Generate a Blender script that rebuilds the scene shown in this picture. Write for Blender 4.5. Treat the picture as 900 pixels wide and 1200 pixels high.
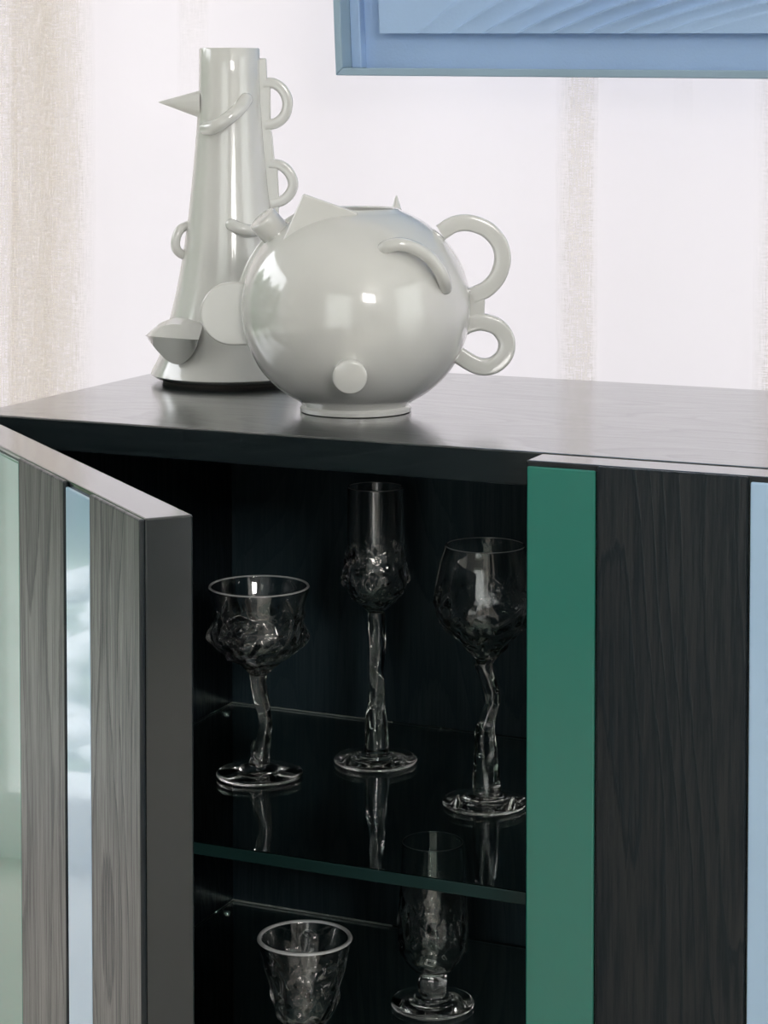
import bpy, bmesh, math, random
from mathutils import Vector, Matrix, noise

random.seed(7)
scene = bpy.context.scene
C = scene.collection
for o in list(bpy.data.objects):
    bpy.data.objects.remove(o)

# ------------------------------------------------------------------ camera
TOP = 0.90                                    # height of the sideboard top
YAW, PITCH, FPX = math.radians(24.145), math.radians(2.68), 2697.0
CAM = Vector((1.0075, -1.48125, TOP + 0.25))
Rv = Vector((math.cos(YAW), math.sin(YAW), 0))
Fh = Vector((-math.sin(YAW), math.cos(YAW), 0))
Zv = Vector((0, 0, 1))
Fv = Fh * math.cos(PITCH) - Zv * math.sin(PITCH)
Uv = Zv * math.cos(PITCH) + Fh * math.sin(PITCH)
cam_data = bpy.data.cameras.new('camera')
cam = bpy.data.objects.new('camera', cam_data)
C.objects.link(cam)
m = Matrix.Identity(4)
for i in range(3):
    m[i][0], m[i][1], m[i][2], m[i][3] = Rv[i], Uv[i], -Fv[i], CAM[i]
cam.matrix_world = m
cam_data.sensor_fit = 'VERTICAL'
cam_data.sensor_height = 24.0
cam_data.lens = FPX * 24.0 / 1200.0
cam_data.shift_y = -(600.0 - 230.24) / 1200.0
cam_data.clip_start = 0.02
scene.camera = cam

# ------------------------------------------------------------------ light: overcast sky through the windows
SKY = 5.0
world = bpy.data.worlds.new('overcast_sky')
scene.world = world
world.use_nodes = True
bg = world.node_tree.nodes['Background']
bg.inputs[0].default_value = (0.95, 0.97, 1.0, 1)
bg.inputs[1].default_value = SKY

ROOM = dict(x0=-1.55, x1=3.7, y0=-3.2, y1=0.80, h=2.75)
WIN_BACK = (-0.75, 3.5, 0.12, 2.55)            # x0 x1 z0 z1 on the back wall
WIN_LEFT = (-1.2, 0.62, 0.10, 2.10)            # y0 y1 z0 z1 on the left wall
WIN_FRONT = (2.35, 3.50, 1.75, 2.45)            # x0 x1 z0 z1 on the wall behind the camera
FILL_RIGHT = (-1.35, 0.45, 0.15, 2.50)           # y0 y1 z0 z1 on the right wall: unseen window added for fill light


def portal(name, loc, rot, sx, sy):
    l = bpy.data.lights.new(name, 'AREA')
    l.shape = 'RECTANGLE'
    l.size, l.size_y = sx, sy
    l.cycles.is_portal = True
    o = bpy.data.objects.new(name, l)
    C.objects.link(o)
    o.location, o.rotation_euler = loc, rot


portal('daylight_back_window', ((WIN_BACK[0] + WIN_BACK[1]) / 2, ROOM['y1'] + .02, (WIN_BACK[2] + WIN_BACK[3]) / 2),
       (math.radians(-90), 0, 0), WIN_BACK[1] - WIN_BACK[0], WIN_BACK[3] - WIN_BACK[2])
portal('daylight_left_window', (ROOM['x0'] - .02, (WIN_LEFT[0] + WIN_LEFT[1]) / 2, (WIN_LEFT[2] + WIN_LEFT[3]) / 2),
       (math.radians(-90), 0, math.radians(90)), WIN_LEFT[1] - WIN_LEFT[0], WIN_LEFT[3] - WIN_LEFT[2])
# area light in the high window behind the camera: the key light of the picture
kl = bpy.data.lights.new('daylight_front_window', 'AREA')
kl.shape = 'RECTANGLE'
kl.size, kl.size_y = WIN_FRONT[1] - WIN_FRONT[0], WIN_FRONT[3] - WIN_FRONT[2]
kl.energy = 48.0
kl.color = (1.0, 0.955, 0.91)
ko = bpy.data.objects.new('daylight_front_window', kl)
C.objects.link(ko)
ko.location = ((WIN_FRONT[0] + WIN_FRONT[1]) / 2, ROOM['y0'] - .02, (WIN_FRONT[2] + WIN_FRONT[3]) / 2)
ko.rotation_euler = (math.radians(90), 0, 0)
portal('fill_low_opening', (0.75, ROOM['y0'] - .02, 1.15), (math.radians(90), 0, 0), 1.5, 1.9)  # portal of the added low fill window
portal('fill_right_opening', (ROOM['x1'] + .02, (FILL_RIGHT[0] + FILL_RIGHT[1]) / 2, (FILL_RIGHT[2] + FILL_RIGHT[3]) / 2),
       (math.radians(-90), 0, math.radians(-90)), FILL_RIGHT[1] - FILL_RIGHT[0], FILL_RIGHT[3] - FILL_RIGHT[2])  # portal of the added right fill window

vs = scene.view_settings
vs.view_transform = 'Standard'
vs.look = 'None'
vs.gamma = 1.0
vs.use_curve_mapping = False
vs.exposure = 0.0
cy = scene.cycles
cy.max_bounces = 20
cy.diffuse_bounces = 5
cy.glossy_bounces = 8
cy.transmission_bounces = 18
cy.transparent_max_bounces = 24
cy.caustics_reflective = False
cy.caustics_refractive = False
cy.use_denoising = True


# ------------------------------------------------------------------ materials
def new_mat(name):
    mt = bpy.data.materials.new(name)
    mt.use_nodes = True
    nt = mt.node_tree
    return mt, nt, nt.nodes['Principled BSDF']


def N(nt, kind, **kw):
    n = nt.nodes.new(kind)
    for k, v in kw.items():
        setattr(n, k, v)
    return n


def L(nt, a, b):
    nt.links.new(a, b)


def plain(name, col, rough=0.5, coat=0.0, coat_rough=0.03, metallic=0.0, noise_amt=0.06, noise_scale=9.0, bump=0.0, bump_scale=60.0, ior=1.5, coat_ior=1.5):
    mt, nt, p = new_mat(name)
    tc = N(nt, 'ShaderNodeTexCoord')
    nz = N(nt, 'ShaderNodeTexNoise')
    nz.inputs['Scale'].default_value = noise_scale
    nz.inputs['Detail'].default_value = 4
    L(nt, tc.outputs['Object'], nz.inputs['Vector'])
    rp = N(nt, 'ShaderNodeValToRGB')
    rp.color_ramp.elements[0].position = 0.3
    rp.color_ramp.elements[1].position = 0.7
    rp.color_ramp.elements[0].color = (*[c * (1 - noise_amt) for c in col], 1)
    rp.color_ramp.elements[1].color = (*[min(1, c * (1 + noise_amt)) for c in col], 1)
    L(nt, nz.outputs['Fac'], rp.inputs['Fac'])
    L(nt, rp.outputs['Color'], p.inputs['Base Color'])
    p.inputs['Roughness'].default_value = rough
    p.inputs['Metallic'].default_value = metallic
    p.inputs['Coat Weight'].default_value = coat
    p.inputs['Coat Roughness'].default_value = coat_rough
    p.inputs['IOR'].default_value = ior
    p.inputs['Coat IOR'].default_value = coat_ior
    if bump:
        n2 = N(nt, 'ShaderNodeTexNoise')
        n2.inputs['Scale'].default_value = bump_scale
        n2.inputs['Detail'].default_value = 6
        L(nt, tc.outputs['Object'], n2.inputs['Vector'])
        b = N(nt, 'ShaderNodeBump')
        b.inputs['Strength'].default_value = bump
        b.inputs['Distance'].default_value = 0.002
        L(nt, n2.outputs['Fac'], b.inputs['Height'])
        L(nt, b.outputs['Normal'], p.inputs['Normal'])
    return mt


def wood(name, axis, dark, light, rough=0.3, coat=0.0, coat_rough=0.25, grain=90.0, bump=0.25, cathedral=7.0, ior=1.5, coat_ior=1.7, pore_coat=0.8):
    """black stained open grained oak; grain runs along the given object axis"""
    mt, nt, p = new_mat(name)
    tc = N(nt, 'ShaderNodeTexCoord')
    mp = N(nt, 'ShaderNodeMapping')
    s = [1.0, 1.0, 1.0]
    s[axis] = 0.045
    mp.inputs['Scale'].default_value = s
    L(nt, tc.outputs['Object'], mp.inputs['Vector'])
    # fine pores
    n1 = N(nt, 'ShaderNodeTexNoise')
    n1.inputs['Scale'].default_value = grain * 3.2
    n1.inputs['Detail'].default_value = 5
    n1.inputs['Roughness'].default_value = 0.65
    L(nt, mp.outputs['Vector'], n1.inputs['Vector'])
    # growth rings: contours of a stretched noise field make cathedral arches
    mp2 = N(nt, 'ShaderNodeMapping')
    s2 = [1.0, 1.0, 1.0]
    s2[axis] = 0.22
    mp2.inputs['Scale'].default_value = s2
    mp2.inputs['Location'].default_value = (0.37, 0.11, 0.23)
    L(nt, tc.outputs['Object'], mp2.inputs['Vector'])
    n2 = N(nt, 'ShaderNodeTexNoise')
    n2.inputs['Scale'].default_value = cathedral
    n2.inputs['Detail'].default_value = 1.5
    n2.inputs['Roughness'].default_value = 0.35
    L(nt, mp2.outputs['Vector'], n2.inputs['Vector'])
    mul = N(nt, 'ShaderNodeMath', operation='MULTIPLY')
    mul.inputs[1].default_value = 26.0
    L(nt, n2.outputs['Fac'], mul.inputs[0])
    add = N(nt, 'ShaderNodeMath', operation='MULTIPLY_ADD')
    add.inputs[1].default_value = 0.55
    L(nt, n1.outputs['Fac'], add.inputs[0])
    L(nt, mul.outputs[0], add.inputs[2])
    fr = N(nt, 'ShaderNodeMath', operation='FRACT')
    L(nt, add.outputs[0], fr.inputs[0])
    ring = N(nt, 'ShaderNodeValToRGB')
    ring.color_ramp.elements[0].position = 0.0
    ring.color_ramp.elements[0].color = (0.1, 0.1, 0.1, 1)
    ring.color_ramp.elements[1].position = 0.82
    ring.color_ramp.elements[1].color = (0.45, 0.45, 0.45, 1)
    e = ring.color_ramp.elements.new(0.93)
    e.color = (1, 1, 1, 1)
    e = ring.color_ramp.elements.new(1.0)
    e.color = (0.1, 0.1, 0.1, 1)
    L(nt, fr.outputs[0], ring.inputs['Fac'])
    pore = N(nt, 'ShaderNodeValToRGB')
    pore.color_ramp.elements[0].position = 0.38
    pore.color_ramp.elements[0].color = (0, 0, 0, 1)
    pore.color_ramp.elements[1].position = 0.62
    L(nt, n1.outputs['Fac'], pore.inputs['Fac'])
    mx = N(nt, 'ShaderNodeMix', data_type='FLOAT')
    mx.inputs[0].default_value = 0.36
    L(nt, ring.outputs['Color'], mx.inputs[2])
    L(nt, pore.outputs['Color'], mx.inputs[3])
    col = N(nt, 'ShaderNodeMix', data_type='RGBA')
    col.inputs[6].default_value = (*dark, 1)
    col.inputs[7].default_value = (*light, 1)
    L(nt, mx.outputs[0], col.inputs[0])
    L(nt, col.outputs[2], p.inputs['Base Color'])
    p.inputs['Roughness'].default_value = rough
    p.inputs['IOR'].default_value = ior
    p.inputs['Coat Weight'].default_value = coat
    p.inputs['Coat Roughness'].default_value = coat_rough
    b = N(nt, 'ShaderNodeBump')
    b.inputs['Strength'].default_value = bump
    b.inputs['Distance'].default_value = 0.0006
    L(nt, mx.outputs[0], b.inputs['Height'])
    L(nt, b.outputs['Normal'], p.inputs['Normal'])
    sl_ = N(nt, 'ShaderNodeMapRange')             # pores are duller than the lacquered ridges
    sl_.inputs['From Min'].default_value = 0.12
    sl_.inputs['From Max'].default_value = 0.60
    sl_.inputs['To Min'].default_value = 0.65
    sl_.inputs['To Max'].default_value = 0.22
    L(nt, mx.outputs[0], sl_.inputs['Value'])
    L(nt, sl_.outputs['Result'], p.inputs['Specular IOR Level'])
    if coat:
        L(nt, b.outputs['Normal'], p.inputs['Coat Normal'])
        p.inputs['Coat IOR'].default_value = coat_ior
        mr = N(nt, 'ShaderNodeMapRange')          # open pores take less lacquer
        mr.inputs['From Min'].default_value = 0.15
        mr.inputs['From Max'].default_value = 0.62
        mr.inputs['To Min'].default_value = coat
        mr.inputs['To Max'].default_value = coat * pore_coat
        L(nt, mx.outputs[0], mr.inputs['Value'])
        L(nt, mr.outputs['Result'], p.inputs['Coat Weight'])
    return mt


def glass(name, col=(1, 1, 1), rough=0.0, ior=1.5):
    mt, nt, p = new_mat(name)
    p.inputs['Base Color'].default_value = (*col, 1)
    p.inputs['Transmission Weight'].default_value = 1.0
    p.inputs['Roughness'].default_value = rough
    p.inputs['IOR'].default_value = ior
    return mt


def linen(name, through, front, open_lo, open_hi, frayed=False):
    """sheer linen: open weave (transparent) between translucent threads"""
    mt, nt, p = new_mat(name)
    nt.nodes.remove(p)
    out = nt.nodes['Material Output']
    tc = N(nt, 'ShaderNodeTexCoord')
    facs = []
    for sc_ in ((900, 900, 55), (110, 110, 1100)):
        mp = N(nt, 'ShaderNodeMapping')
        mp.inputs['Scale'].default_value = sc_
        L(nt, tc.outputs['Object'], mp.inputs['Vector'])
        nz = N(nt, 'ShaderNodeTexNoise')
        nz.inputs['Scale'].default_value = 1.0
        nz.inputs['Detail'].default_value = 3
        L(nt, mp.outputs['Vector'], nz.inputs['Vector'])
        facs.append(nz)
    ad = N(nt, 'ShaderNodeMath', operation='ADD')
    L(nt, facs[0].outputs['Fac'], ad.inputs[0])
    L(nt, facs[1].outputs['Fac'], ad.inputs[1])
    mr = N(nt, 'ShaderNodeMapRange')
    mr.inputs['From Min'].default_value = 0.7
    mr.inputs['From Max'].default_value = 1.3
    mr.inputs['To Min'].default_value = open_lo
    mr.inputs['To Max'].default_value = open_hi
    L(nt, ad.outputs[0], mr.inputs['Value'])
    dens = mr.outputs['Result']
    if frayed:                                    # the doubled cloth thins out towards its edges
        at = N(nt, 'ShaderNodeAttribute', attribute_name='cloth_weight')
        ml = N(nt, 'ShaderNodeMath', operation='MULTIPLY')
        L(nt, dens, ml.inputs[0])
        L(nt, at.outputs['Fac'], ml.inputs[1])
        dens = ml.outputs[0]
    tr = N(nt, 'ShaderNodeBsdfTranslucent')
    tr.inputs['Color'].default_value = (*through, 1)
    df = N(nt, 'ShaderNodeBsdfDiffuse')
    df.inputs['Color'].default_value = (*front, 1)
    a = N(nt, 'ShaderNodeAddShader')
    L(nt, tr.outputs[0], a.inputs[0])
    L(nt, df.outputs[0], a.inputs[1])
    tp = N(nt, 'ShaderNodeBsdfTransparent')
    mixs = N(nt, 'ShaderNodeMixShader')
    L(nt, dens, mixs.inputs[0])
    L(nt, tp.outputs[0], mixs.inputs[1])
    L(nt, a.outputs[0], mixs.inputs[2])
    L(nt, mixs.outputs[0], out.inputs['Surface'])
    return mt


BD, BL = (0.0035, 0.0075, 0.0095), (0.020, 0.028, 0.031)
M = dict(
    oak_x=wood('black_oak_lengthwise', 0, BD, BL, rough=0.20, coat=1.0, coat_rough=0.13, bump=0.07, ior=1.8),
    oak_z=wood('black_oak_upright', 2, (0.002, 0.0045, 0.0070), (0.011, 0.017, 0.022), rough=0.34, coat=1.0, coat_rough=0.30, bump=0.3, ior=1.32, coat_ior=1.32, pore_coat=0.5),
    oak_in=wood('black_oak_interior', 2, (0.017, 0.037, 0.047), (0.028, 0.052, 0.064), rough=0.6, bump=0.1),
    core=plain('black_lacquer_edge', (0.009, 0.0135, 0.016), rough=0.15, coat=1.0, coat_rough=0.09, noise_scale=30, ior=1.42, coat_ior=1.45),
    green=plain('green_backpainted_glass', (0.020, 0.175, 0.135), rough=0.10, coat=0.6, noise_amt=0.02),
    blue=plain('pale_blue_backpainted_glass', (0.39, 0.55, 0.74), rough=0.10, coat=0.6, noise_amt=0.02),
    ceramic=plain('white_glazed_ceramic', (0.62, 0.615, 0.595), rough=0.16, coat=1.0, coat_rough=0.04, noise_amt=0.03, noise_scale=14),
    ceramic_cream=plain('cream_glazed_ceramic', (0.74, 0.68, 0.56), rough=0.2, coat=0.8, noise_amt=0.03),
    foot_gap=plain('dark_foot_gap', (0.05, 0.045, 0.04), rough=0.8),  # dark tone paints the shaded gap under the vase
    glass=glass('clear_glass', ior=1.62),
    shelf=glass('float_glass', (0.80, 0.95, 0.91)),
    shelf_edge=plain('ground_glass_edge', (0.008, 0.028, 0.027), rough=0.35),
    glint_rim=plain('painted_rim_glint', (0.22, 0.24, 0.25), rough=0.15, coat=1.0),  # opaque grey paints a faint highlight line on the dimmer rims
    ground_rim=plain('ground_glass_rim', (0.62, 0.64, 0.65), rough=0.3, coat=0.5),
    steel=plain('nickel_pin', (0.7, 0.7, 0.7), rough=0.25, metallic=1.0),
    blue_art=plain('powder_blue_paint', (0.37, 0.52, 0.76), rough=0.75, noise_amt=0.03, bump=0.15, bump_scale=400),
    blue_edge=plain('grey_blue_paint', (0.29, 0.40, 0.50), rough=0.7, noise_amt=0.04),
    wall=plain('white_wall_paint', (0.86, 0.85, 0.83), rough=0.9),
    wall_grey=plain('dimming_wall_grey', (0.40, 0.40, 0.39), rough=0.9),  # unseen front and right walls darkened to dim their reflections
    ceil=plain('white_ceiling_paint', (0.82, 0.82, 0.81), rough=0.9),
    floor=wood('pale_oak_floor', 0, (0.52, 0.48, 0.43), (0.64, 0.60, 0.54), rough=0.5),
    linen=linen('sheer_white_linen', (0.254, 0.231, 0.249), (0.30, 0.28, 0.29), 0.999, 1.0),
    voile=linen('fill_window_voile', (0.72, 0.71, 0.70), (0.14, 0.14, 0.135), 0.92, 0.98),  # cloth of the two added fill windows
    linen_fold=linen('sheer_linen_fold', (0.60, 0.56, 0.49), (0.20, 0.185, 0.16), 0.10, 0.60, True),
    frame=plain('white_window_frame', (0.8, 0.8, 0.79), rough=0.5),
    leaf=plain('garden_leaf', (0.10, 0.22, 0.09), rough=0.5, noise_amt=0.4, noise_scale=5),
    pebble=plain('pale_pebble', (0.72, 0.72, 0.70), rough=0.8, noise_amt=0.3, noise_scale=6),
    lawn=plain('garden_ground', (0.16, 0.22, 0.12), rough=0.9, noise_amt=0.3, noise_scale=3),
    cable=plain('steel_cable', (0.5, 0.5, 0.5), rough=0.3, metallic=1.0),
)


# ------------------------------------------------------------------ mesh helpers
def obj(name, verts, faces, mat, parent=None, smooth=False):
    me = bpy.data.meshes.new(name)
    me.from_pydata([tuple(v) for v in verts], [], faces)
    me.update()
    return link(name, me, mat, parent, smooth)


def link(name, me, mat, parent=None, smooth=False):
    if smooth:
        me.polygons.foreach_set('use_smooth', [True] * len(me.polygons))
    me.materials.clear()
    me.materials.append(M[mat])
    o = bpy.data.objects.new(name, me)
    C.objects.link(o)
    if parent:
        o.parent = parent
    return o


SHARP = {'knob', 'loop', 'loop_handle', 'seam_ridge', 'body', 'foot_ring'}


def from_bm(name, bm, mat, parent=None, smooth=False):
    bmesh.ops.recalc_face_normals(bm, faces=bm.faces[:])
    me = bpy.data.meshes.new(name)
    bm.to_mesh(me)
    bm.free()
    o_ = link(name, me, mat, parent, smooth)
    if smooth and name in SHARP:
        me.set_sharp_from_angle(angle=math.radians(48))
    return o_


def box_bm(bm, x0, x1, y0, y1, z0, z1, bevel=0.0, seg=2):
    r = bmesh.ops.create_cube(bm, size=1.0)
    for v in r['verts']:
        v.co = Vector(((x0 + x1) / 2 + v.co.x * (x1 - x0), (y0 + y1) / 2 + v.co.y * (y1 - y0), (z0 + z1) / 2 + v.co.z * (z1 - z0)))
    if bevel:
        es = list({e for v in r['verts'] for e in v.link_edges})
        bmesh.ops.bevel(bm, geom=es, offset=bevel, segments=seg, affect='EDGES', profile=0.5)


def box(name, x0, x1, y0, y1, z0, z1, mat, parent=None, bevel=0.0):
    bm = bmesh.new()
    box_bm(bm, x0, x1, y0, y1, z0, z1, bevel)
    return from_bm(name, bm, mat, parent)


def boxes(name, lst, mat, parent=None):
    bm = bmesh.new()
    for b in lst:
        box_bm(bm, *b)
    return from_bm(name, bm, mat, parent)


def tag(o, label=None, cat=None, group=None, kind=None):
    if label: o['label'] = label
    if cat: o['category'] = cat
    if group: o['group'] = group
    if kind: o['kind'] = kind
    return o


def thing(name, label, cat, loc=(0, 0, 0), rz=0.0, group=None):
    o = bpy.data.objects.new(name, None)
    o.empty_display_size = 0.05
    C.objects.link(o)
    o.location = loc
    o.rotation_euler = (0, 0, rz)
    return tag(o, label, cat, group)


def catmull(pts, n=8, closed=False):
    pts = [Vector(p) for p in pts]
    out = []
    k = len(pts)
    rng = range(k if closed else k - 1)
    for i in rng:
        if closed:
            p0, p1, p2, p3 = pts[(i - 1) % k], pts[i], pts[(i + 1) % k], pts[(i + 2) % k]
        else:
            p0 = pts[i - 1] if i > 0 else pts[0] * 2 - pts[1]
            p1, p2 = pts[i], pts[i + 1]
            p3 = pts[i + 2] if i + 2 < k else pts[-1] * 2 - pts[-2]
        for j in range(n):
            t = j / n
            out.append(0.5 * ((2 * p1) + (p2 - p0) * t + (2 * p0 - 5 * p1 + 4 * p2 - p3) * t * t + (3 * p1 - p0 - 3 * p2 + p3) * t ** 3))
    if not closed:
        out.append(pts[-1])
    return out


def sweep(name, path, prof, mat, parent=None, ref=Vector((0, 1, 0)), scale=None, round_ends=0, smooth=True, wob=None):
    """sweep a closed 2D profile (list of (a,b)) along path; a goes along ref-perpendicular, b along ref"""
    path = [Vector(p) for p in path]
    n = len(path)
    k = len(prof)
    tang = []
    for i in range(n):
        t = path[min(i + 1, n - 1)] - path[max(i - 1, 0)]
        tang.append(t.normalized())
    sc_ = [1.0] * n if scale is None else list(scale)
    rings = []

    def ring(c, t, s, idx):
        b = (ref - t * ref.dot(t))
        b = b.normalized() if b.length > 1e-6 else t.orthogonal().normalized()
        a = t.cross(b).normalized()
        rr = []
        for q, (u, v) in enumerate(prof):
            w = 1.0 if wob is None else wob(idx, q)
            rr.append(c + a * u * s * w + b * v * s * w)
        return rr

    rad = max(math.hypot(u, v) for u, v in prof)
    if round_ends:
        for j in range(round_ends):
            th = math.pi / 2 * (1 - (j + 0.15) / round_ends)
            rings.append(ring(path[0] - tang[0] * rad * sc_[0] * math.sin(th), tang[0], sc_[0] * math.cos(th), 0))
    for i in range(n):
        rings.append(ring(path[i], tang[i], sc_[i], i))
    if round_ends:
        for j in range(round_ends - 1, -1, -1):
            th = math.pi / 2 * (1 - (j + 0.15) / round_ends)
            rings.append(ring(path[-1] + tang[-1] * rad * sc_[-1] * math.sin(th), tang[-1], sc_[-1] * math.cos(th), n - 1))
    verts = [p for r in rings for p in r]
    faces = []
    for i in range(len(rings) - 1):
        for q in range(k):
            faces.append((i * k + q, i * k + (q + 1) % k, (i + 1) * k + (q + 1) % k, (i + 1) * k + q))
    faces.append(tuple(range(k))[::-1])
    faces.append(tuple((len(rings) - 1) * k + q for q in range(k)))
    bm = bmesh.new()
    vs_ = [bm.verts.new(p) for p in verts]
    for f_ in faces:
        try:
            bm.faces.new([vs_[i] for i in f_])
        except ValueError:
            pass
    return from_bm(name, bm, mat, parent, smooth)


def circ(r, k=14, ry=None):
    ry = ry or r
    return [(r * math.cos(2 * math.pi * i / k), ry * math.sin(2 * math.pi * i / k)) for i in range(k)]


def rrect(w, h, r=0.25, k=4):
    """rounded rectangle profile"""
    w, h = w / 2, h / 2
    rad = min(w, h) * 2 * r
    out = []
    for cx, cy_, a0 in ((w - rad, h - rad, 0), (-w + rad, h - rad, 90), (-w + rad, -h + rad, 180), (w - rad, -h + rad, 270)):
        for i in range(k):
            a = math.radians(a0 + 90 * i / (k - 1))
            out.append((cx + rad * math.cos(a), cy_ + rad * math.sin(a)))
    return out


def lathe(name, prof, mat, parent=None, seg=64, disp=None, smooth=True):
    """revolve (r,z) profile; r==0 at ends closes with a pole; disp(theta,i,r,z)->(r,z)"""
    verts, faces, idx = [], [], []
    for i, (r, z) in enumerate(prof):
        if r < 1e-7:
            idx.append([len(verts)])
            verts.append((0, 0, z))
        else:
            row = []
            for s in range(seg):
                th = 2 * math.pi * s / seg
                rr, zz = (r, z) if disp is None else disp(th, i, r, z)
                row.append(len(verts))
                verts.append((rr * math.cos(th), rr * math.sin(th), zz))
            idx.append(row)
    for a, b in zip(idx[:-1], idx[1:]):
        for s in range(seg):
            t = (s + 1) % seg
            if len(a) == 1 and len(b) == 1:
                continue
            if len(a) == 1:
                faces.append((a[0], b[t], b[s]))
            elif len(b) == 1:
                faces.append((a[s], a[t], b[0]))
            else:
                faces.append((a[s], a[t], b[t], b[s]))
    bm = bmesh.new()
    vv = [bm.verts.new(v) for v in verts]
    for f_ in faces:
        bm.faces.new([vv[i] for i in f_])
    return from_bm(name, bm, mat, parent, smooth)


def prism(name, outline, y0, y1, mat, parent=None, bevel=0.0015, smooth=False):
    """extrude an xz outline along y"""
    bm = bmesh.new()
    a = [bm.verts.new((x, y0, z)) for x, z in outline]
    b = [bm.verts.new((x, y1, z)) for x, z in outline]
    n = len(outline)
    bm.faces.new(a)
    bm.faces.new(b[::-1])
    for i in range(n):
        bm.faces.new((a[i], a[(i + 1) % n], b[(i + 1) % n], b[i]))
    bmesh.ops.recalc_face_normals(bm, faces=bm.faces[:])
    if bevel:
        es = [e for e in bm.edges if len(e.link_faces) == 2 and e.calc_face_angle() > 0.6]
        bmesh.ops.bevel(bm, geom=es, offset=bevel, segments=3, affect='EDGES', profile=0.5)
    return from_bm(name, bm, mat, parent, smooth)


# ------------------------------------------------------------------ the room
x0, x1, y0, y1, H = ROOM['x0'], ROOM['x1'], ROOM['y0'], ROOM['y1'], ROOM['h']
T = 0.12
tag(box('floor', x0 - T, x1 + T, y0 - T, y1 + T, -0.1, 0, 'floor'), kind='structure')
tag(box('ceiling', x0 - T, x1 + T, y0 - T, y1 + T, H, H + 0.1, 'ceil'), kind='structure')


FILL_LOW = (0.00, 1.50, 0.20, 2.10)            # unseen window added behind the camera for soft front fill


def wall_x(name, ya, yb, win, mat='wall'):      # wall in the xz plane with one opening
    a, b, c, d = win
    return tag(boxes(name, [(x0 - T, a, ya, yb, 0, H), (b, x1 + T, ya, yb, 0, H), (a, b, ya, yb, 0, c), (a, b, ya, yb, d, H)], mat), kind='structure')


wall_x('wall_back', y1, y1 + T, WIN_BACK)
a, b, c, d = WIN_FRONT
e, f, g, h = FILL_LOW
ya, yb = y0 - T, y0
tag(boxes('wall_front', [(x0 - T, e, ya, yb, 0, H), (e, f, ya, yb, 0, g), (e, f, ya, yb, h, H), (f, a, ya, yb, 0, H), (a, b, ya, yb, 0, c), (a, b, ya, yb, d, H), (b, x1 + T, ya, yb, 0, H)], 'wall_grey'), kind='structure')
a, b, c, d = WIN_LEFT
tag(boxes('wall_left', [(x0 - T, x0, y0, a, 0, H), (x0 - T, x0, b, y1, 0, H), (x0 - T, x0, a, b, 0, c), (x0 - T, x0, a, b, d, H)], 'wall'), kind='structure')
a, b, c, d = FILL_RIGHT
tag(boxes('wall_right', [(x1, x1 + T, y0, a, 0, H), (x1, x1 + T, b, y1, 0, H), (x1, x1 + T, a, b, 0, c), (x1, x1 + T, a, b, d, H)], 'wall_grey'), kind='structure')
tag(box('garden_ground', -14, 14, -14, 14, -0.30, -0.11, 'lawn'), kind='structure')

# planting and pebbles outside the left window (only seen mirrored in the glass strips of the open door)
bm = bmesh.new()
for i in range(700):
    px, py = x0 - 0.35 - random.random() ** 1.3 * 2.0, -2.6 + random.random() * 5.4
    r = random.uniform(0.03, 0.075)
    rr = bmesh.ops.create_icosphere(bm, subdivisions=1, radius=r)
    s = Vector((random.uniform(.8, 1.3), random.uniform(.8, 1.3), random.uniform(.5, .75)))
    for v in rr['verts']:
        v.co = Vector((v.co.x * s.x + px, v.co.y * s.y + py, v.co.z * s.z - 0.10 + 0.02))
o = from_bm('garden_pebbles', bm, 'pebble', None, True)
tag(o, 'pale garden pebbles mirrored low in the glass strips of the open door', 'pebbles', kind='stuff')
bm = bmesh.new()
for i in range(14000):
    cx_, cy_ = x0 - 2.85 - random.random() * 1.6, -4.0 + random.random() * 9.0
    h = random.random() ** 0.9 * (2.3 + 0.5 * math.sin(cy_ * 2.1) ** 2)  # foliage raised to hedge height to block sky at the left window
    a_ = random.uniform(0, 6.28)
    l_, w_ = random.uniform(.14, .30), random.uniform(.04, .08)
    u = Vector((math.cos(a_), math.sin(a_), random.uniform(-.4, .9))).normalized()
    w = u.orthogonal().normalized() * w_
    c0 = Vector((cx_, cy_, h - .1))
    vv = [bm.verts.new(c0), bm.verts.new(c0 + u * l_ * .5 + w), bm.verts.new(c0 + u * l_), bm.verts.new(c0 + u * l_ * .5 - w)]
    bm.faces.new(vv)
o = from_bm('garden_foliage', bm, 'leaf')
tag(o, 'green garden foliage mirrored high in the glass strips of the open door', 'foliage', kind='stuff')

# ------------------------------------------------------------------ curtain
cur = thing('curtain', 'sheer white linen curtain glowing with daylight behind the sideboard', 'curtain', (0, 0.585, 0))


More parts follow.
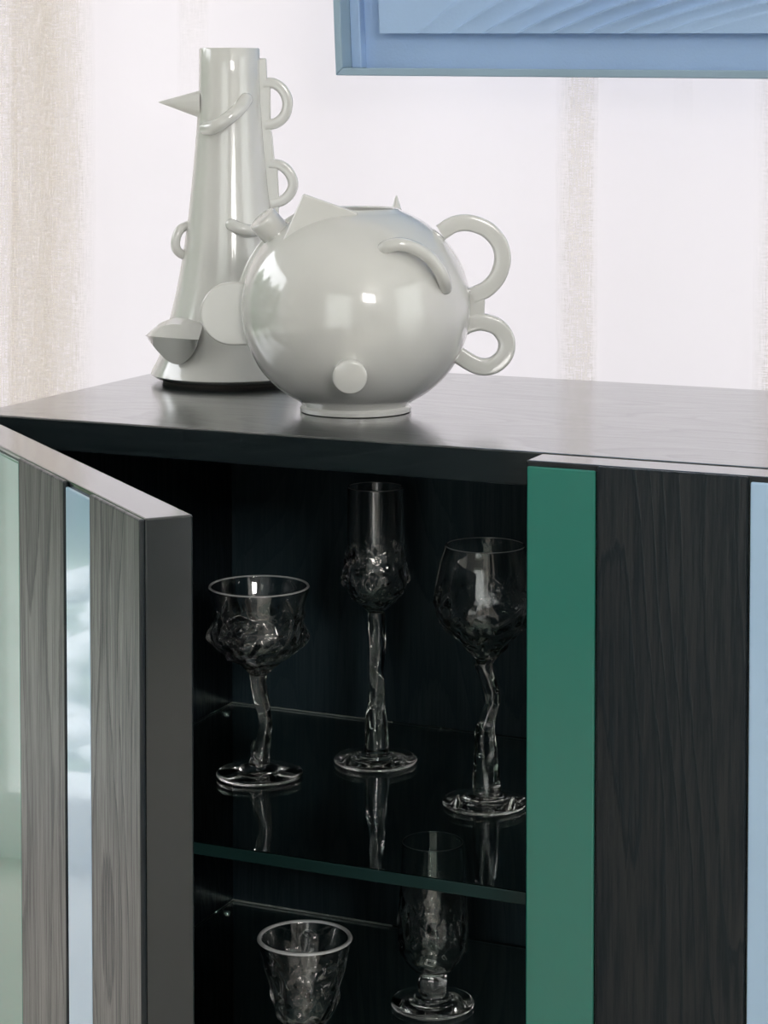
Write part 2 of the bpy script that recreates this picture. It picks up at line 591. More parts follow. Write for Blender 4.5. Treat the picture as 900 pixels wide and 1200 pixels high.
def sheet(name, xa, xb, za, zb, yoff, amp, wl, mat, parent, soft=None):
    n = max(8, int((xb - xa) / (0.003 if soft and xb - xa < 0.3 else 0.012)))
    nz = 10
    verts, faces = [], []
    for i in range(n + 1):
        x = xa + (xb - xa) * i / n
        for j in range(nz + 1):
            z = za + (zb - za) * j / nz
            y = yoff + amp * math.sin(2 * math.pi * x / wl + 0.6 * math.sin(x * 3.1)) + 0.3 * amp * math.sin(z * 2.3 + x * 5)
            verts.append((x, y, z))
    for i in range(n):
        for j in range(nz):
            p = i * (nz + 1) + j
            faces.append((p, p + nz + 1, p + nz + 2, p + 1))
    o_ = obj(name, verts, faces, mat, parent, True)
    if soft:
        at = o_.data.attributes.new('cloth_weight', 'FLOAT', 'POINT')
        for i in range(n + 1):
            x = xa + (xb - xa) * i / n
            for j in range(nz + 1):
                k = 0.006 * math.sin(j * 2.7 + xa * 40)
                l_ = (x - xa + k) / soft[0] if soft[0] else 1
                r_ = (xb - x - k) / soft[1] if soft[1] else 1
                b_ = j / 3 if soft[2] else 1
                at.data[i * (nz + 1) + j].value = max(0.0, min(1.0, l_, r_, b_))
    return o_


sheet('panel', -1.25, 3.54, 0.02, 2.62, 0.0, 0.010, 0.37, 'linen', cur)
for (xa, xb, za, zb, yo, soft) in (
        (-1.25, -0.336, .02, 2.6, -.016, (0, .004, 0)), (-0.340, -0.242, .02, 2.6, -.022, (.002, .03, 0)), (-0.340, -0.284, .02, 2.6, -.028, (.002, .012, 0)),
        (-0.318, -0.250, .02, 2.6, -.034, (.03, .03, 0)), (-0.142, -0.100, 1.10, 2.6, -.016, (.015, .02, 1)), (0.270, 0.311, .02, 2.6, -.016, (.018, .005, 0)),
        (0.374, 0.398, 1.112, 2.6, -.016, (.012, .006, 1)), (0.456, 0.520, .02, 2.6, -.016, (.02, .01, 0)),
        (0.70, 0.76, .02, 2.6, -.016, (.02, .01, 0)), (1.05, 1.12, .02, 2.6, -.016, (.02, .01, 0))):
    sheet('fold', xa, xb, za, zb, yo, 0.010, 0.37, 'linen_fold', cur, soft)
rod = sweep('curtain_rod', [(-1.4, 0, 2.64), (3.56, 0, 2.64)], circ(0.012), 'steel', cur, ref=Vector((0, 1, 0)))

def fill_window_dressing(name, loc, rz):  # voile and rods for unseen windows added as fill light
    o_ = bpy.data.objects.new(name, None)
    C.objects.link(o_)
    o_.location, o_.rotation_euler = loc, (0, 0, rz)
    return tag(o_, kind='structure')


fc = fill_window_dressing('fill_window_1', (ROOM['x1'] - 0.09, 0, 0), math.radians(90))
sheet('fill_voile', -1.5, 0.455, 0.02, 2.62, 0.0, 0.012, 0.30, 'voile', fc)
sweep('curtain_rod', [(-1.55, 0, 2.64), (0.46, 0, 2.64)], circ(0.012), 'steel', fc, ref=Vector((0, 1, 0)))
fc = fill_window_dressing('fill_window_2', (0, ROOM['y0'] + 0.09, 0), 0)
sheet('fill_voile', -0.1, 1.6, 0.05, 2.22, 0.0, 0.012, 0.30, 'voile', fc)
sweep('curtain_rod', [(-0.15, 0, 2.24), (1.65, 0, 2.24)], circ(0.012), 'steel', fc, ref=Vector((0, 1, 0)))
for x_ in (-0.1, 1.6):
    sweep('rod_bracket', [(x_, 0, 2.24), (x_, -0.09, 2.24)], circ(0.008, 10), 'steel', fc, ref=Vector((0, 0, 1)))

# ------------------------------------------------------------------ sideboard
W, D = 1.387, 0.384
DW = 0.4605                    # door width
sb = thing('sideboard', 'low black-stained oak sideboard with glass-striped doors, one standing open', 'sideboard')
box('top', -0.004, W + 0.004, -0.0005, D, TOP - 0.024, TOP, 'oak_x', sb, 0.0012)
box('side_panel', 0, 0.025, 0.001, D - 0.002, 0.08, TOP - 0.024, 'oak_z', sb, 0.001)
box('side_panel', W - 0.025, W, 0.001, D - 0.002, 0.08, TOP - 0.024, 'oak_z', sb, 0.001)
box('back_panel', 0.025, W - 0.025, D - 0.014, D - 0.002, 0.08, TOP - 0.024, 'oak_in', sb)
box('bottom_panel', 0, W, 0.001, D - 0.002, 0.055, 0.08, 'oak_x', sb, 0.001)
for k in (1, 2):
    box('divider', DW * k - 0.009 + 0.002, DW * k + 0.013, 0.004, D - 0.014, 0.08, TOP - 0.024, 'oak_in', sb, 0.001)
box('plinth', 0.03, W - 0.03, 0.04, D - 0.03, 0.0, 0.055, 'core', sb)

# doors: a core board with alternating wood panels and back-painted glass strips on its face
DT, PT = 0.0335, 0.007         # thickness: whole door, face strips
Z0, Z1 = 0.085, TOP - 0.0005


def make_door(strips, loc, ang):
    d_ = box('door', 0, DW - 0.003, -(DT - 0.0035), 0, Z0, Z1, 'core', sb, 0.0012)
    d_.location = loc
    d_.rotation_euler = (0, 0, ang)
    for kind, xa, xb in strips:
        g = kind != 'wood'
        zt = Z1 - (0.0036 if g else 0.0004)
        yf = -(DT if not g else DT - 0.0008)
        s_ = box('glass_strip' if g else 'wood_panel', xa, xb, yf, -(DT - 0.0035) + (0.0002 if g else 0.0), Z0 + 0.003, zt, {'wood': 'oak_z', 'green': 'green', 'blue': 'blue'}[kind], d_, 0.0011)
        if kind == 'green': s_['label'] = 'dark green back-painted glass strip'
        if kind == 'blue': s_['label'] = 'pale blue back-painted glass strip'
    return d_


make_door([('wood', 0.0, 0.110), ('green', 0.1115, 0.2085), ('wood', 0.210, 0.3115), ('blue', 0.313, 0.3625), ('wood', 0.364, DW - 0.003)],
          (0.007, -0.003, 0), math.radians(-40.5))
make_door([('green', 0.0015, 0.0500), ('wood', 0.0515, 0.1540), ('blue', 0.1555, 0.2100), ('wood', 0.2115, 0.330), ('green', 0.3315, 0.380), ('wood', 0.3815, DW - 0.003)],
          (0.4635, -0.003, 0), 0)
make_door([('wood', 0.0, 0.120), ('blue', 0.1215, 0.170), ('wood', 0.1715, 0.290), ('green', 0.2915, 0.350), ('wood', 0.3515, DW - 0.003)],
          (0.4635 + DW, -0.003, 0), 0)

SH1, SH2, SH_T = 0.5885, 0.4046, 0.0095
for z, lab in ((SH1, 'upper glass shelf with three stemmed glasses inside the dark cabinet'), (SH2, 'lower glass shelf with two short glasses inside the dark cabinet')):
    s_ = thing('glass_shelf', lab, 'shelf', (0, 0, z - SH_T), group='glass shelves in the open compartment')
    pane = box('pane', 0.0265, DW - 0.0085, 0.006, D - 0.0165, 0, SH_T, 'shelf', s_, 0.0011)
    pane.data.materials.append(M['shelf_edge'])
    for f_ in pane.data.polygons:
        if f_.normal.y < -0.9:
            f_.material_index = 1

    for (px, py, dx) in ((0.0265, 0.345, 1), (0.0265, 0.05, 1), (DW - 0.0085, 0.345, -1), (DW - 0.0085, 0.05, -1)):
        sweep('shelf_pin', [(px - 0.0012 * dx, py, -0.0032), (px + 0.009 * dx, py, -0.0032)], circ(0.003, 10), 'steel', s_, ref=Vector((0, 0, 1)))

# ------------------------------------------------------------------ tall vase with a beak
FACE = math.radians(24.5)
S1 = 1362.0
va = thing('vase', 'tall white ceramic vase with flared base, pointed beak and looped spine', 'vase', (0.0812, 0.2623, TOP), FACE)


def V1(px, py, y=0.0):
    return Vector(((px - 270) / S1, y, (445 - py) / S1))


prof_px = [(447, 92.0), (443, 93.0), (438, 91), (430, 86.5), (420, 82.2), (407, 78), (390, 73.5), (370, 68.5), (345, 62.5), (320, 57.8), (297, 54), (260, 48.8), (223, 44.6), (185, 41.0), (150, 38.2), (120, 36.4), (95, 35.6), (66, 35.4)]
outer = [(r / S1, 0.0036 + (447 - y) / S1) for y, r in prof_px]
ztop = outer[-1][1]


def vr(z):                     # radius of the vase at height z
    for (ra, za), (rb, zb) in zip(outer[:-1], outer[1:]):
        if za <= z <= zb:
            return ra + (rb - ra) * (z - za) / max(1e-9, zb - za)
    return outer[-1][0] if z > ztop else outer[0][0]


prof = [(0, 0.006), (outer[0][0] - 0.012, 0.0045), (outer[0][0] - 0.003, 0.0036)] + outer[1:]
prof += [(outer[-1][0] - 0.0006, ztop + 0.0012), (outer[-1][0] - 0.0022, ztop + 0.0014), (outer[-1][0] - 0.0035, ztop)]
prof += [(vr(z) - 0.004, z) for z in [ztop * k / 10 for k in range(9, 0, -1)]] + [(0, 0.02)]
lathe('body', prof, 'ceramic', va, 72)
lathe('foot_ring', [(0, 0), (outer[0][0] - 0.010, 0), (outer[0][0] - 0.0085, 0.0045), (0, 0.0055)], 'foot_gap', va, 48)  # dark ring puts painted shade into the gap under the base


def vsurf(px, py, off=0.0):
    """point on the camera-facing side of the vase under pixel px,py"""
    z = (445 - py) / S1
    for _ in range(3):
        r = vr(z) + off
        x = (px - 270) / S1
        y = -math.sqrt(max(0.0, r * r - x * x))
        z = (445 - py) / S1 - y * 0.12      # the camera looks slightly down on the lower part
        z = (445 - py) / S1 + (-y) * (py - 104) / 2697.0
    return Vector((x, y, z))


# pointed beak on the left
bz = (445 - 122) / S1
bm = bmesh.new()
tip = bm.verts.new(V1(187, 120, -0.006))
ring = [bm.verts.new(Vector((-0.0245, -0.004 + 0.011 * math.cos(t), (445 - 122.5) / S1 + 0.0122 * math.sin(t)))) for t in [2 * math.pi * i / 28 for i in range(28)]]
bm.faces.new(ring)
for i in range(28):
    bm.faces.new((ring[i], ring[(i + 1) % 28], tip))
from_bm('beak', bm, 'ceramic', va, False)
# raised sausage strokes
pts = [vsurf(px, py, o_) for px, py, o_ in ((244, 151, .001), (253, 150, .005), (264, 144, .0065), (275, 136, .006), (285, 126, .004), (291, 117, .001))]
sweep('applied_stroke', catmull(pts, 6), circ(0.0058, 16), 'ceramic', va, round_ends=5)
pts = [vsurf(px, py, o_) for px, py, o_ in ((275, 263, .001), (284, 267, .005), (296, 270, .006), (308, 269, .004))]
sweep('applied_stroke', catmull(pts, 6), circ(0.0052, 16), 'ceramic', va, round_ends=5)
pts = [V1(222, 263, -.004), V1(213, 268, -.010), V1(208, 280, -.012), V1(209, 291, -.012), V1(217, 298, -.008), V1(226, 298, -.002)]
sweep('ear', catmull(pts, 8), circ(0.0040, 14), 'ceramic', va, round_ends=3)
# folded bill low on the left: two shells meeting in a level crease
NB = 22
cre, top_, bot_ = [], [], []
for i in range(NB + 1):
    t = i / NB
    x = 177 + (240 - 177) * t
    dome = math.sin(math.pi * min(1, max(0, t))) ** 0.7
    cre.append(V1(x, 396.5 + 1.5 * t, -0.046 - 0.026 * (0.25 + 0.75 * t)))
    yt = 396 - 21 * math.sin(math.pi * min(1.0, t * 0.80)) ** 0.75 if 0 < t else 396
    top_.append(V1(x + (3 if t > .9 else 0), yt + 2, -0.035 - 0.012 * t))
    yb = 398 + 30 * (math.sin(math.pi * t ** 1.25)) ** 0.75 if 0 < t < 1 else 398
    bot_.append(V1(x, yb + 1, -0.040 - 0.022 * t))
bm = bmesh.new()
vc = [bm.verts.new(p) for p in cre]
vt = [bm.verts.new(p) for p in top_]
vb = [bm.verts.new(p) for p in bot_]
vm = [bm.verts.new((a_ + b_) / 2 + Vector((0, -0.004, 0.0035)) * math.sin(math.pi * i / NB)) for i, (a_, b_) in enumerate(zip(cre, top_))]
vk = [bm.verts.new(V1(177 + (240 - 177) * i / NB, 398, -0.020)) for i in range(NB + 1)]
for i in range(NB):
    bm.faces.new((vc[i], vc[i + 1], vm[i + 1], vm[i]))
    bm.faces.new((vm[i], vm[i + 1], vt[i + 1], vt[i]))
    bm.faces.new((vt[i], vt[i + 1], vk[i + 1], vk[i]))
    bm.faces.new((vk[i], vk[i + 1], vb[i + 1], vb[i]))
    bm.faces.new((vb[i], vb[i + 1], vc[i + 1], vc[i]))
bm.faces.new([vc[0], vm[0], vt[0], vk[0], vb[0]])
bm.faces.new([vc[NB], vb[NB], vk[NB], vt[NB], vm[NB]])
bmesh.ops.remove_doubles(bm, verts=bm.verts[:], dist=0.0004)
for v in bm.verts:
    v.co.z += 0.0078
o = from_bm('folded_bill', bm, 'ceramic', va, True)
o.data.set_sharp_from_angle(angle=math.radians(38))
# spine plate and two loops on the right
out_ = [V1(300, 69), V1(313, 69), V1(314, 92), V1(318, 102), V1(318, 148), V1(320, 160), V1(322, 184), V1(326, 196), V1(328, 238), V1(322, 330), V1(305, 330), V1(303, 150)]
prism('spine', [(p.x, p.z) for p in out_], -0.004, 0.005, 'ceramic', va, 0.0015)
pts = [V1(*p) for p in ((310, 98), (322, 98.5), (332, 106), (337.5, 119), (335, 134), (325, 144), (311, 147))]
sweep('loop', catmull(pts, 8), rrect(0.0092, 0.009, 0.25), 'ceramic', va)
pts = [V1(*p) for p in ((316, 192), (329, 193.5), (339, 202), (344, 215), (340, 227), (331, 235), (318, 239))]
sweep('loop', catmull(pts, 8), rrect(0.0090, 0.009, 0.25), 'ceramic', va)

# ------------------------------------------------------------------ round pot
S2 = 1506.0
po = thing('pot', 'round white ceramic pot with applied fins, knobs and looped handles', 'pot', (0.2591, 0.1347, TOP), FACE)
PA, PB, PC = 0.0892, 0.0812, 0.0803     # half width, half height, centre height


def V2(px, py, y=0.0):
    z = (481 - py) / S2
    return Vector(((px - 417) / S2, y, z - y * 0.0))


prof = [(0, 0.006), (0.036, 0.004), (0.040, 0.0), (0.0432, 0.0006), (0.0436, 0.0034), (0.0415, 0.0052)]
for i in range(6, 45):
    ph = -math.pi / 2 + math.pi * i / 50
    c_, s_ = math.cos(ph), math.sin(ph)
    r, z = PA * abs(c_) ** 0.93, PC + PB * (abs(s_) ** 0.96) * (1 if s_ > 0 else -1)
    if r < 0.041 and s_ < 0:
        continue
    prof.append((r, z))
rt, zt = prof[-1]
prof += [(rt - 0.002, zt + 0.0016), (rt - 0.004, zt + 0.0005)]
for i in range(44, 6, -2):
    ph = -math.pi / 2 + math.pi * i / 50
    prof.append(((PA - 0.006) * abs(math.cos(ph)) ** 0.93, PC + (PB - 0.006) * math.sin(ph)))
prof.append((0, 0.012))
lathe('body', prof, 'ceramic', po, 96)


def psurf(px, py, off=0.0):
    """point on the camera-facing side of the pot under pixel px,py, pushed out by off"""
    x = (px - 417) / S2
    y = 0.0
    for _ in range(6):
        z = (481 - py) / S2 + (-y) * (py - 104) / 2697.0
        k = 1 - (x / (PA + off)) ** 2 - ((z - PC) / (PB + off)) ** 2
        y = -(PA + off) * math.sqrt(max(0.0, k))
    return Vector((x, y, z))


# half-disc fin at the left
cxz = (-0.083, (481 - 366) / S2)
ol = [(cxz[0] + 0.004, cxz[1] + 0.0246)] + [(cxz[0] - 0.0127 - 0.0246 * math.sin(t), cxz[1] + 0.0246 * math.cos(t)) for t in [math.pi * i / 28 for i in range(29)]] + [(cxz[0] + 0.004, cxz[1] - 0.0246), (cxz[0] + 0.02, cxz[1])]
prism('half_disc_fin', ol, -0.008, 0.001, 'ceramic', po, 0.0015)
# cylindrical knob on the front
p0 = psurf(411, 437)
ax = Vector((0.02, -1, -0.16)).normalized()


def stub(name, p, ax, r, l, par, k=28):
    path = [p - ax * 0.012, p, p + ax * (l - 0.0022), p + ax * (l - 0.0012), p + ax * (l - 0.0004), p + ax * l]
    return sweep(name, path, circ(r, k), 'ceramic', par, ref=Vector((0.3, 0.2, 1)), scale=[1, 1, 1, 0.985, 0.94, 0.86])


o = stub('knob', p0, ax, 0.0130, 0.013, po)
o = stub('knob', Vector((-0.0655, -0.014, 0.1435)), Vector((-0.62, -0.25, 0.72)).normalized(), 0.0118, 0.0105, po)
# triangular fin at the top
q = [V2(333, 280), V2(357.5, 224), V2(420, 246), V2(405, 275), V2(370, 290)]
prism('triangle_fin', [(p.x, p.z) for p in q], -0.040, -0.033, 'ceramic', po, 0.0013)
# raised seam down the left shoulder
pts = []
for i in range(18):
    t = math.radians(104 + 78 * i / 17)
    y = 0.012
    k = math.sqrt(1 - (y / PA) ** 2)
    pts.append(Vector((PA * k * math.cos(t) * 1.015, y - 0.01, PC + PB * k * math.sin(t) * 1.02)))
sweep('seam_ridge', pts, rrect(0.006, 0.007, 0.4), 'ceramic', po, ref=Vector((0, 1, 0)))
# small spike behind the mouth
bm = bmesh.new()
bmesh.ops.create_cone(bm, cap_ends=True, segments=24, radius1=0.0085, radius2=0.0006, depth=0.024)
for v in bm.verts:
    v.co += Vector(((465 - 417) / S2, 0.030, 0.154))
from_bm('spike', bm, 'ceramic', po)
# brow stroke
pts = [psurf(px, py, o_) for px, py, o_ in ((449, 291, .000), (455, 288, .005), (468, 286, .009), (485, 291, .010), (500, 301, .010), (511, 315, .009), (517, 328, .006), (519, 337, .001))]
sweep('applied_stroke', catmull(pts, 6), circ(0.0052, 16), 'ceramic', po, round_ends=4)
# looped handles on the right
pts = [V2(*p) for p in ((516, 272), (532, 262.5), (550, 261), (570, 268.5), (584, 284), (588.5, 303), (583, 323), (570, 338), (553, 346))]
sweep('loop_handle', catmull(pts, 8), rrect(0.0130, 0.0105, 0.22), 'ceramic', po)
pts = [V2(*p) for p in ((530, 394), (541, 384), (552, 378.5), (566, 377), (583, 383), (593, 398), (591, 415), (579, 427), (563, 429), (548, 422.5), (532, 412))]
sweep('loop_handle', catmull(pts, 8), rrect(0.0135, 0.0105, 0.22), 'ceramic', po)
q = [V2(535, 338), V2(552, 341), V2(566, 343), V2(568, 352), V2(567, 372), V2(570, 384), V2(556, 388), V2(540, 392)]
prism('handle_web', [(p.x, p.z) for p in q], -0.0045, 0.0045, 'ceramic', po, 0.0012)

# ------------------------------------------------------------------ drinking glasses
def lumps(spec):
    def f_(th, z):
        s = 0.0
        for (t0, z0, amp, wt, wz) in spec:
            dt = (th - t0 + math.pi) % (2 * math.pi) - math.pi
            s += amp * math.exp(-(dt / wt) ** 2 - ((z - z0) / wz) ** 2)
        return s
    return f_


def smooth_prof(pts, n=6):
    return [(max(p.x, 0.0), p.y) for p in catmull([(r, z, 0) for r, z in pts], n)]


def bowl(parent, out_pts, wall, lump, seed, rough=0.0012, nscale=90.0, zr=(0, 1), inner_bottom=0.006, seg=128, rim_mat=None):
    op = smooth_prof(out_pts, 10)
    zt = op[-1][1]
    zb = op[0][1]
    rim = [(op[-1][0] - wall * 0.25, zt + wall * 0.45), (op[-1][0] - wall * 0.75, zt + wall * 0.45)]
    ip = [(max(r - wall, 0.0), z) for r, z in op if z > zb + inner_bottom and r > wall * 1.6][::-1]
    prof = [(0, zb)] + op + rim + ip + [(0, ip[-1][1] - 0.0012)]
    n_out = len(op) + 1
    n_in0 = len(op) + 3

    def disp(th, i, r, z):
        t = (z - zb) / (zt - zb)
        w = max(0.0, min(1.0, (zr[1] - t) / 0.12)) * max(0.0, min(1.0, (t - zr[0]) / 0.1 + 0.1))
        q_ = Vector((math.cos(th) * r * nscale, math.sin(th) * r * nscale, z * nscale + seed * 7.3))
        nz = noise.noise(q_) + 0.45 * (1 - 3.0 * abs(noise.noise(q_ * 0.8 + Vector((3, 1, 7))))) + 0.3 * noise.noise(q_ * 2.1)
        if i < n_out:
            return r + w * (lump(th, z) + rough * nz), z
        if i >= n_in0:
            return max(0.0008, r + w * (0.45 * lump(th, z) - 0.5 * rough * noise.noise(q_ * 0.9 + Vector((9, 4, 2))))), z
        return r, z

    o_ = lathe('bowl', prof, 'glass', parent, seg, disp)
    if rim_mat:
        o_.data.materials.append(M[rim_mat])
        for f_ in o_.data.polygons:
            if f_.center.z > zt - wall * 0.05:
                f_.material_index = 1
    return o_


def stem(parent, pts, radii, seed, twist=0.8, rough=0.12, flat=0.85):
    path = catmull(pts, 8)
    n = len(path)
    sc_ = []
    for i in range(n):
        u = i / (n - 1) * (len(radii) - 1)
        k = min(int(u), len(radii) - 2)
        sc_.append(radii[k] + (radii[k + 1] - radii[k]) * (u - k))

    def wob(i, q):
        a_ = 2 * math.pi * q / 18 + twist * i / n * 6.28
        return 1 + rough * math.cos(2 * a_) + 0.10 * noise.noise(Vector((math.cos(a_) * 1.2, math.sin(a_) * 1.2, i * 0.22 + seed * 5)))
    return sweep('stem', path, circ(1.0, 18), 'glass', parent, ref=Vector((0, 1, 0)), scale=sc_, wob=wob)


def foot(parent, r, h, neck, seed, wavy=0.0):
    pr = [(0, 0.0), (r * 0.55, 0.0), (r - 0.0022, 0.0002), (r - 0.0004, 0.0012), (r, 0.0024), (r - 0.0008, 0.0036), (r - 0.0030, 0.0042),
          (r * 0.72, 0.0054), (r * 0.45, 0.0068), (neck * 1.5, h * 0.80), (neck * 1.15, h * 0.92), (neck * 0.9, h), (0, h)]

    def disp(th, i, rr, z):
        return rr * (1 + wavy * (0.6 * math.sin(2 * th + seed) + 0.4 * math.sin(3 * th + seed * 2.1))), z * (1 + 2.2 * wavy * math.sin(2 * th + seed * 1.7) if z > 0.001 else 1)
    return lathe('foot', pr, 'glass', parent, 72, disp)


GEPS = 0.0002
# wide goblet with curled lumps
S = 1432.0
g = thing('goblet', 'wide clear glass goblet with curled lumps around its bowl and crooked stem', 'glass', (0.154, 0.1735, SH1 + GEPS), FACE)
ring8 = []
for k, (t0, amp) in enumerate(((-3.00, .0062), (-2.35, .0045), (-1.75, .0050), (-1.1, .0040), (-.45, .0050), (0.08, .0064), (.75, .005), (1.4, .004), (2.1, .005), (2.7, .005))):
    ring8.append((t0, 0.116 + 0.006 * math.sin(k * 2.4), amp, 0.30, 0.0090))
    ring8.append((t0 + .3, 0.104 + 0.003 * math.sin(k * 1.7), -0.0022, 0.16, 0.006))
    ring8.append((t0 + .15, 0.100, amp * .45, 0.2, 0.005))
bowl(g, [(0.0068, 0.0835), (0.0090, 0.0865), (0.0150, 0.0920), (0.0245, 0.0990), (0.0325, 0.1075), (0.0362, 0.1170), (0.0362, 0.1270), (0.0375, 0.1400), (0.0402, 0.1505), (0.0412, 0.1560)],
     0.0022, lumps(ring8), 1, 0.0024, 120, (0.0, 0.78), rim_mat='ground_rim')
P_ = lambda px, py: ((px - 304) / S, 0.0, (909 - py) / S)
stem(g, [P_(303, 789.5), P_(303.5, 800), P_(306.5, 818), P_(310, 835), P_(311.5, 850), P_(309, 866), P_(306, 882), P_(304, 896)], [.0068, .0060, .0062, .0060, .0060, .0066, .0074, .0088], 2, 0.4, 0.10)
pts = [P_(302, 892), P_(297, 884), P_(296, 876), P_(298, 868)]
sweep('stem_curl', catmull(pts, 6), circ(0.0028, 12), 'glass', g, scale=[1.0 - 0.035 * i for i in range(19)], round_ends=3)
foot(g, 0.0350, 0.0098, 0.0098, 1.0, 0.03)

# flute
S = 1404.0
g = thing('flute', 'slender clear glass flute, tallest of the glasses, lumpy at the bowl base', 'glass', (0.2249, 0.2472, SH1 + GEPS), FACE)
sp = []
for k in range(9):
    sp.append((k * 0.70 + .1, 0.1535 + 0.005 * math.sin(k * 2.9), .0040 + .002 * math.sin(k * 1.9), 0.24, 0.008))
    sp.append((k * 0.70 + .45, 0.142 + 0.005 * math.sin(k * 1.3), .0024, 0.2, 0.006))
    sp.append((k * 0.70 + .2, 0.172 + 0.006 * math.sin(k * 2.1), .0014, 0.12, 0.013))
bowl(g, [(0.0060, 0.1265), (0.0085, 0.1288), (0.0140, 0.1345), (0.0200, 0.1420), (0.0240, 0.1500), (0.0252, 0.1580), (0.0248, 0.1700), (0.0240, 0.1850), (0.0236, 0.2050), (0.0234, 0.2200), (0.0234, 0.2310)],
     0.0014, lumps(sp), 2, 0.0018, 150, (0.0, 0.60), rim_mat='glint_rim')
P_ = lambda px, py: ((px - 440) / S, 0.0, (893 - py) / S)
stem(g, [P_(441, 715.7), P_(441.5, 730), P_(443, 755), P_(441, 780), P_(442, 805), P_(440.5, 830), P_(441, 850), P_(441, 881)], [.0062, .0066, .0070, .0068, .0072, .0080, .0086, .0092], 3, 0.5, 0.12)
foot(g, 0.0348, 0.0088, 0.0110, 2.0, 0.004)

# wine glass at the right
S = 1492.0
g = thing('wine_glass', 'large round clear wine glass with twisted stem, half hidden by the green stripe', 'glass', (0.3504, 0.1778, SH1 + GEPS), FACE)
sp = []
for k in range(8):
    sp.append((k * 0.785 + .2, 0.146 + 0.006 * math.sin(k * 2.7), .0028, 0.25, 0.008))
    sp.append((k * 0.785 + .6, 0.128 + 0.004 * math.sin(k * 1.7), .0024, 0.2, 0.007))
bowl(g, [(0.0070, 0.1125), (0.0085, 0.1150), (0.0120, 0.1215), (0.0195, 0.1300), (0.0300, 0.1400), (0.0375, 0.1515), (0.0400, 0.1630), (0.0390, 0.1760), (0.0362, 0.1900), (0.0330, 0.2000), (0.0315, 0.2050)],
     0.0014, lumps(sp), 3, 0.0020, 110, (0.0, 0.66), rim_mat='glint_rim')
P_ = lambda px, py: ((px - 568) / S, 0.0, (943 - py) / S)
stem(g, [P_(566, 775), P_(569, 788), P_(575, 806), P_(577, 822), P_(571, 840), P_(568, 858), P_(569, 880), P_(570, 905), P_(570, 931)], [.0066, .0058, .0062, .0064, .0072, .0078, .0086, .0094, .0104], 4, 0.6, 0.12)
foot(g, 0.0335, 0.0088, 0.0120, 3.0, 0.01)

# low cup-shaped goblet in front, lower shelf
g = thing('cup_goblet', 'clear glass with thick flared rim and faceted cup, nearest glass at the bottom', 'glass', (0.2508, 0.06, SH2 + GEPS), FACE)
sp = []
for k in range(7):
    sp.append((k * 0.9 + .15, 0.052 + 0.004 * math.sin(k * 2.7), .0034, 0.26, 0.008))
    sp.append((k * 0.9 + .6, 0.070 + 0.004 * math.sin(k * 1.7), -.0014, 0.16, 0.014))
    sp.append((k * 0.9 + .35, 0.080, .0010, 0.12, 0.012))
bowl(g, [(0.0075, 0.0340), (0.0105, 0.0352), (0.0155, 0.0385), (0.0198, 0.0440), (0.0226, 0.0520), (0.0262, 0.0640), (0.0303, 0.0790), (0.0342, 0.0940), (0.0362, 0.1022)],
     0.0034, lumps(sp), 4, 0.0012, 85, (0.0, 0.92), 0.010, rim_mat='ground_rim')
stem(g, [(0, 0, .0342), (.0005, 0, .028), (-.0005, 0, .018), (0, 0, .0085)], [.0085, .0105, .0095, .0100], 5, 0.4, 0.10)
foot(g, 0.0330, 0.0088, 0.0110, 4.0, 0.01)

# short footed beaker, lower shelf right
S = 1439.0
g = thing('footed_beaker', 'clear footed beaker glass with dimpled sides and ball stem on the lower shelf', 'glass', (0.2905, 0.215, SH2 + GEPS), FACE)
sp = []
for k in range(10):
    sp.append((k * 0.628 + .1, 0.066 + 0.004 * math.sin(k * 2.7), .0016, 0.14, 0.016))
    sp.append((k * 0.628 + .4, 0.045 + 0.003 * math.sin(k * 1.7), .0020, 0.18, 0.006))
bowl(g, [(0.0095, 0.0265), (0.0130, 0.0280), (0.0200, 0.0345), (0.0255, 0.0440), (0.0272, 0.0560), (0.0274, 0.0700), (0.0268, 0.0900), (0.0258, 0.1100), (0.0252, 0.1280)],
     0.0014, lumps(sp), 5, 0.0010, 110, (0.0, 0.76), rim_mat='glint_rim')
lathe('stem', [(0, 0.0082), (0.0095, 0.0083), (0.0112, 0.0120), (0.0122, 0.0175), (0.0112, 0.0235), (0.0092, 0.0266), (0, 0.0267)], 'glass', g, 40,
      lambda th, i, r, z: (r * (1 + 0.07 * math.sin(3 * th + z * 300)), z))
foot(g, 0.0342, 0.0083, 0.0110, 5.0, 0.008)

# ------------------------------------------------------------------ hanging picture
PX, PZ = 0.083, 1.1625
pic = thing('relief_picture', 'powder-blue tray frame holding a blue panel of sculpted wave ridges', 'picture', (PX, 0.50, PZ), 0)
pic.rotation_euler = (0, math.radians(0.55), 0)
PW, PH = 0.92, 0.62


def sl(z):                     # the frame's left side leans outwards towards the top
    return -0.050 * z


def quad_prism(name, pts, ya, yb, mat, bev=0.0012):
    return prism(name, pts, ya, yb, mat, pic, bev)


lip = 0.0072
quad_prism('backing', [(sl(0), 0), (PW, 0), (PW, PH), (sl(PH), PH)], 0.002, 0.010, 'blue_art', 0)
quad_prism('frame_side', [(0, 0), (PW, 0), (PW - lip, lip), (lip, lip)], -0.030, 0.003, 'blue_edge')
quad_prism('frame_side', [(0, 0), (lip, lip), (sl(PH) + lip, PH - lip), (sl(PH), PH)], -0.030, 0.003, 'blue_edge')
quad_prism('frame_side', [(PW, 0), (PW, PH), (PW - lip, PH - lip), (PW - lip, lip)], -0.030, 0.003, 'blue_edge')
quad_prism('frame_side', [(sl(PH), PH), (sl(PH) + lip, PH - lip), (PW - lip, PH - lip), (PW, PH)], -0.030, 0.003, 'blue_edge')
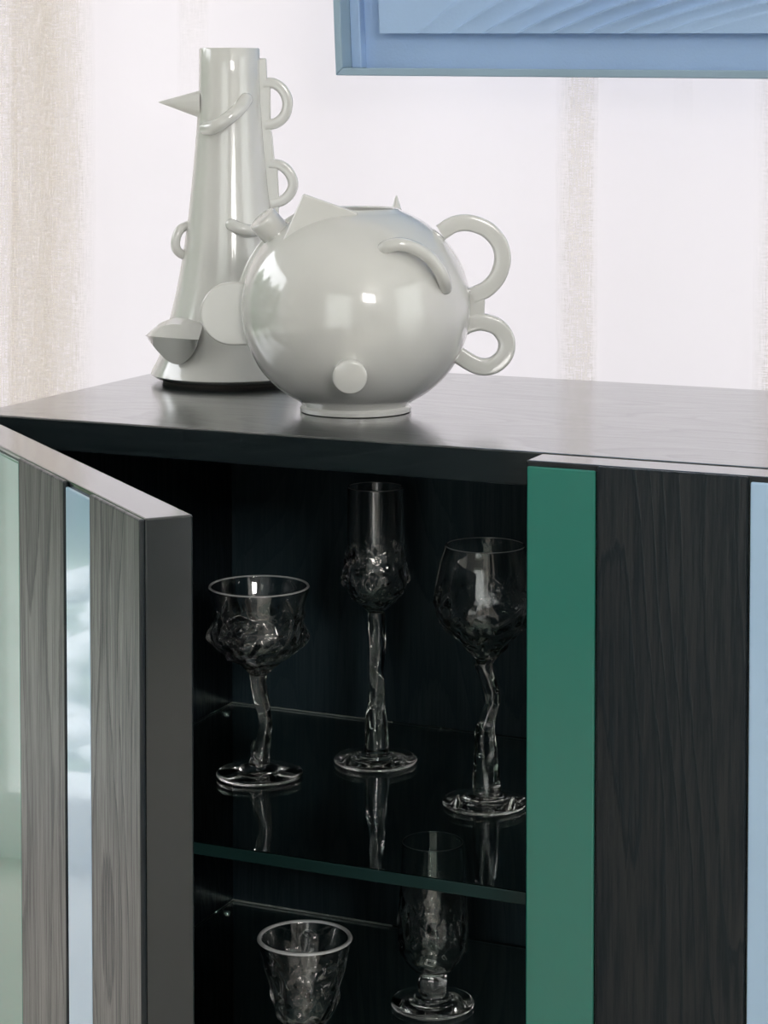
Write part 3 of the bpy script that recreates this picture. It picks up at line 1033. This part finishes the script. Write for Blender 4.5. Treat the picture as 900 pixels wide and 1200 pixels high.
# stepped inner lining
quad_prism('inner_ledge', [(lip, lip), (0.0175, lip), (sl(PH) + 0.0175, PH - lip), (sl(PH) + lip, PH - lip)], -0.010, 0.003, 'blue_art')
# relief panel: a grid pressed into flowing ridges
pa, pb, qa, qb = 0.0405, PW - 0.04, 0.0395, PH - 0.04
nx, nz_ = 720, 170
verts, faces = [], []


def ridge(x, z):
    zz = z - qa
    h = 0.0
    for k in range(9):
        x0_ = pa + 0.040 + 0.033 * k
        u = x - (x0_ + zz * (1.35 + 0.22 * k) + (5.0 + 2.5 * k) * zz * zz)
        wd = 0.026 + 0.002 * k
        if -0.004 < u < wd:
            t = (u + 0.004) / (wd + 0.004)
            env = math.exp(-((k - 3.5) / 3.5) ** 2)
            up = min(1.0, t / 0.13)
            h += 0.0110 * env * (1 - t) ** 1.5 * up * up * (3 - 2 * up) * min(1.0, 0.35 + zz * 30)
    return h


for i in range(nx + 1):
    for j in range(nz_ + 1):
        fx = i / nx
        x = pa + (pb - pa) * (0.62 * fx / 0.85 if fx < 0.85 else 0.62 + 0.38 * (fx - 0.85) / 0.15)
        z = qa + (qb - qa) * (j / nz_) ** 2.2
        lean = sl(z) * (1 - (x - pa) / (pb - pa))
        verts.append((x + lean, -0.016 - ridge(x, z), z))
for i in range(nx):
    for j in range(nz_):
        p = i * (nz_ + 1) + j
        faces.append((p, p + nz_ + 1, p + nz_ + 2, p + 1))
# give the panel its thickness
nv = len(verts)
edge = [i * (nz_ + 1) for i in range(nx + 1)] + [nx * (nz_ + 1) + j for j in range(1, nz_ + 1)] + [i * (nz_ + 1) + nz_ for i in range(nx - 1, -1, -1)] + [j for j in range(nz_ - 1, 0, -1)]
for i in edge:
    verts.append((verts[i][0], 0.003, verts[i][2]))
ne = len(edge)
for k in range(ne):
    faces.append((edge[k], nv + k, nv + (k + 1) % ne, edge[(k + 1) % ne]))
faces.append(tuple(nv + k for k in range(ne)))
bm = bmesh.new()
vv = [bm.verts.new(v) for v in verts]
for f_ in faces:
    bm.faces.new([vv[i] for i in f_])
from_bm('relief_panel', bm, 'blue_art', pic, True)
for x in (0.12, PW - 0.15):
    sweep('hanging_cable', [(x, 0.006, PH - 0.01), (x, 0.006, H - PZ)], circ(0.0012, 8), 'cable', pic, ref=Vector((0, 1, 0)))
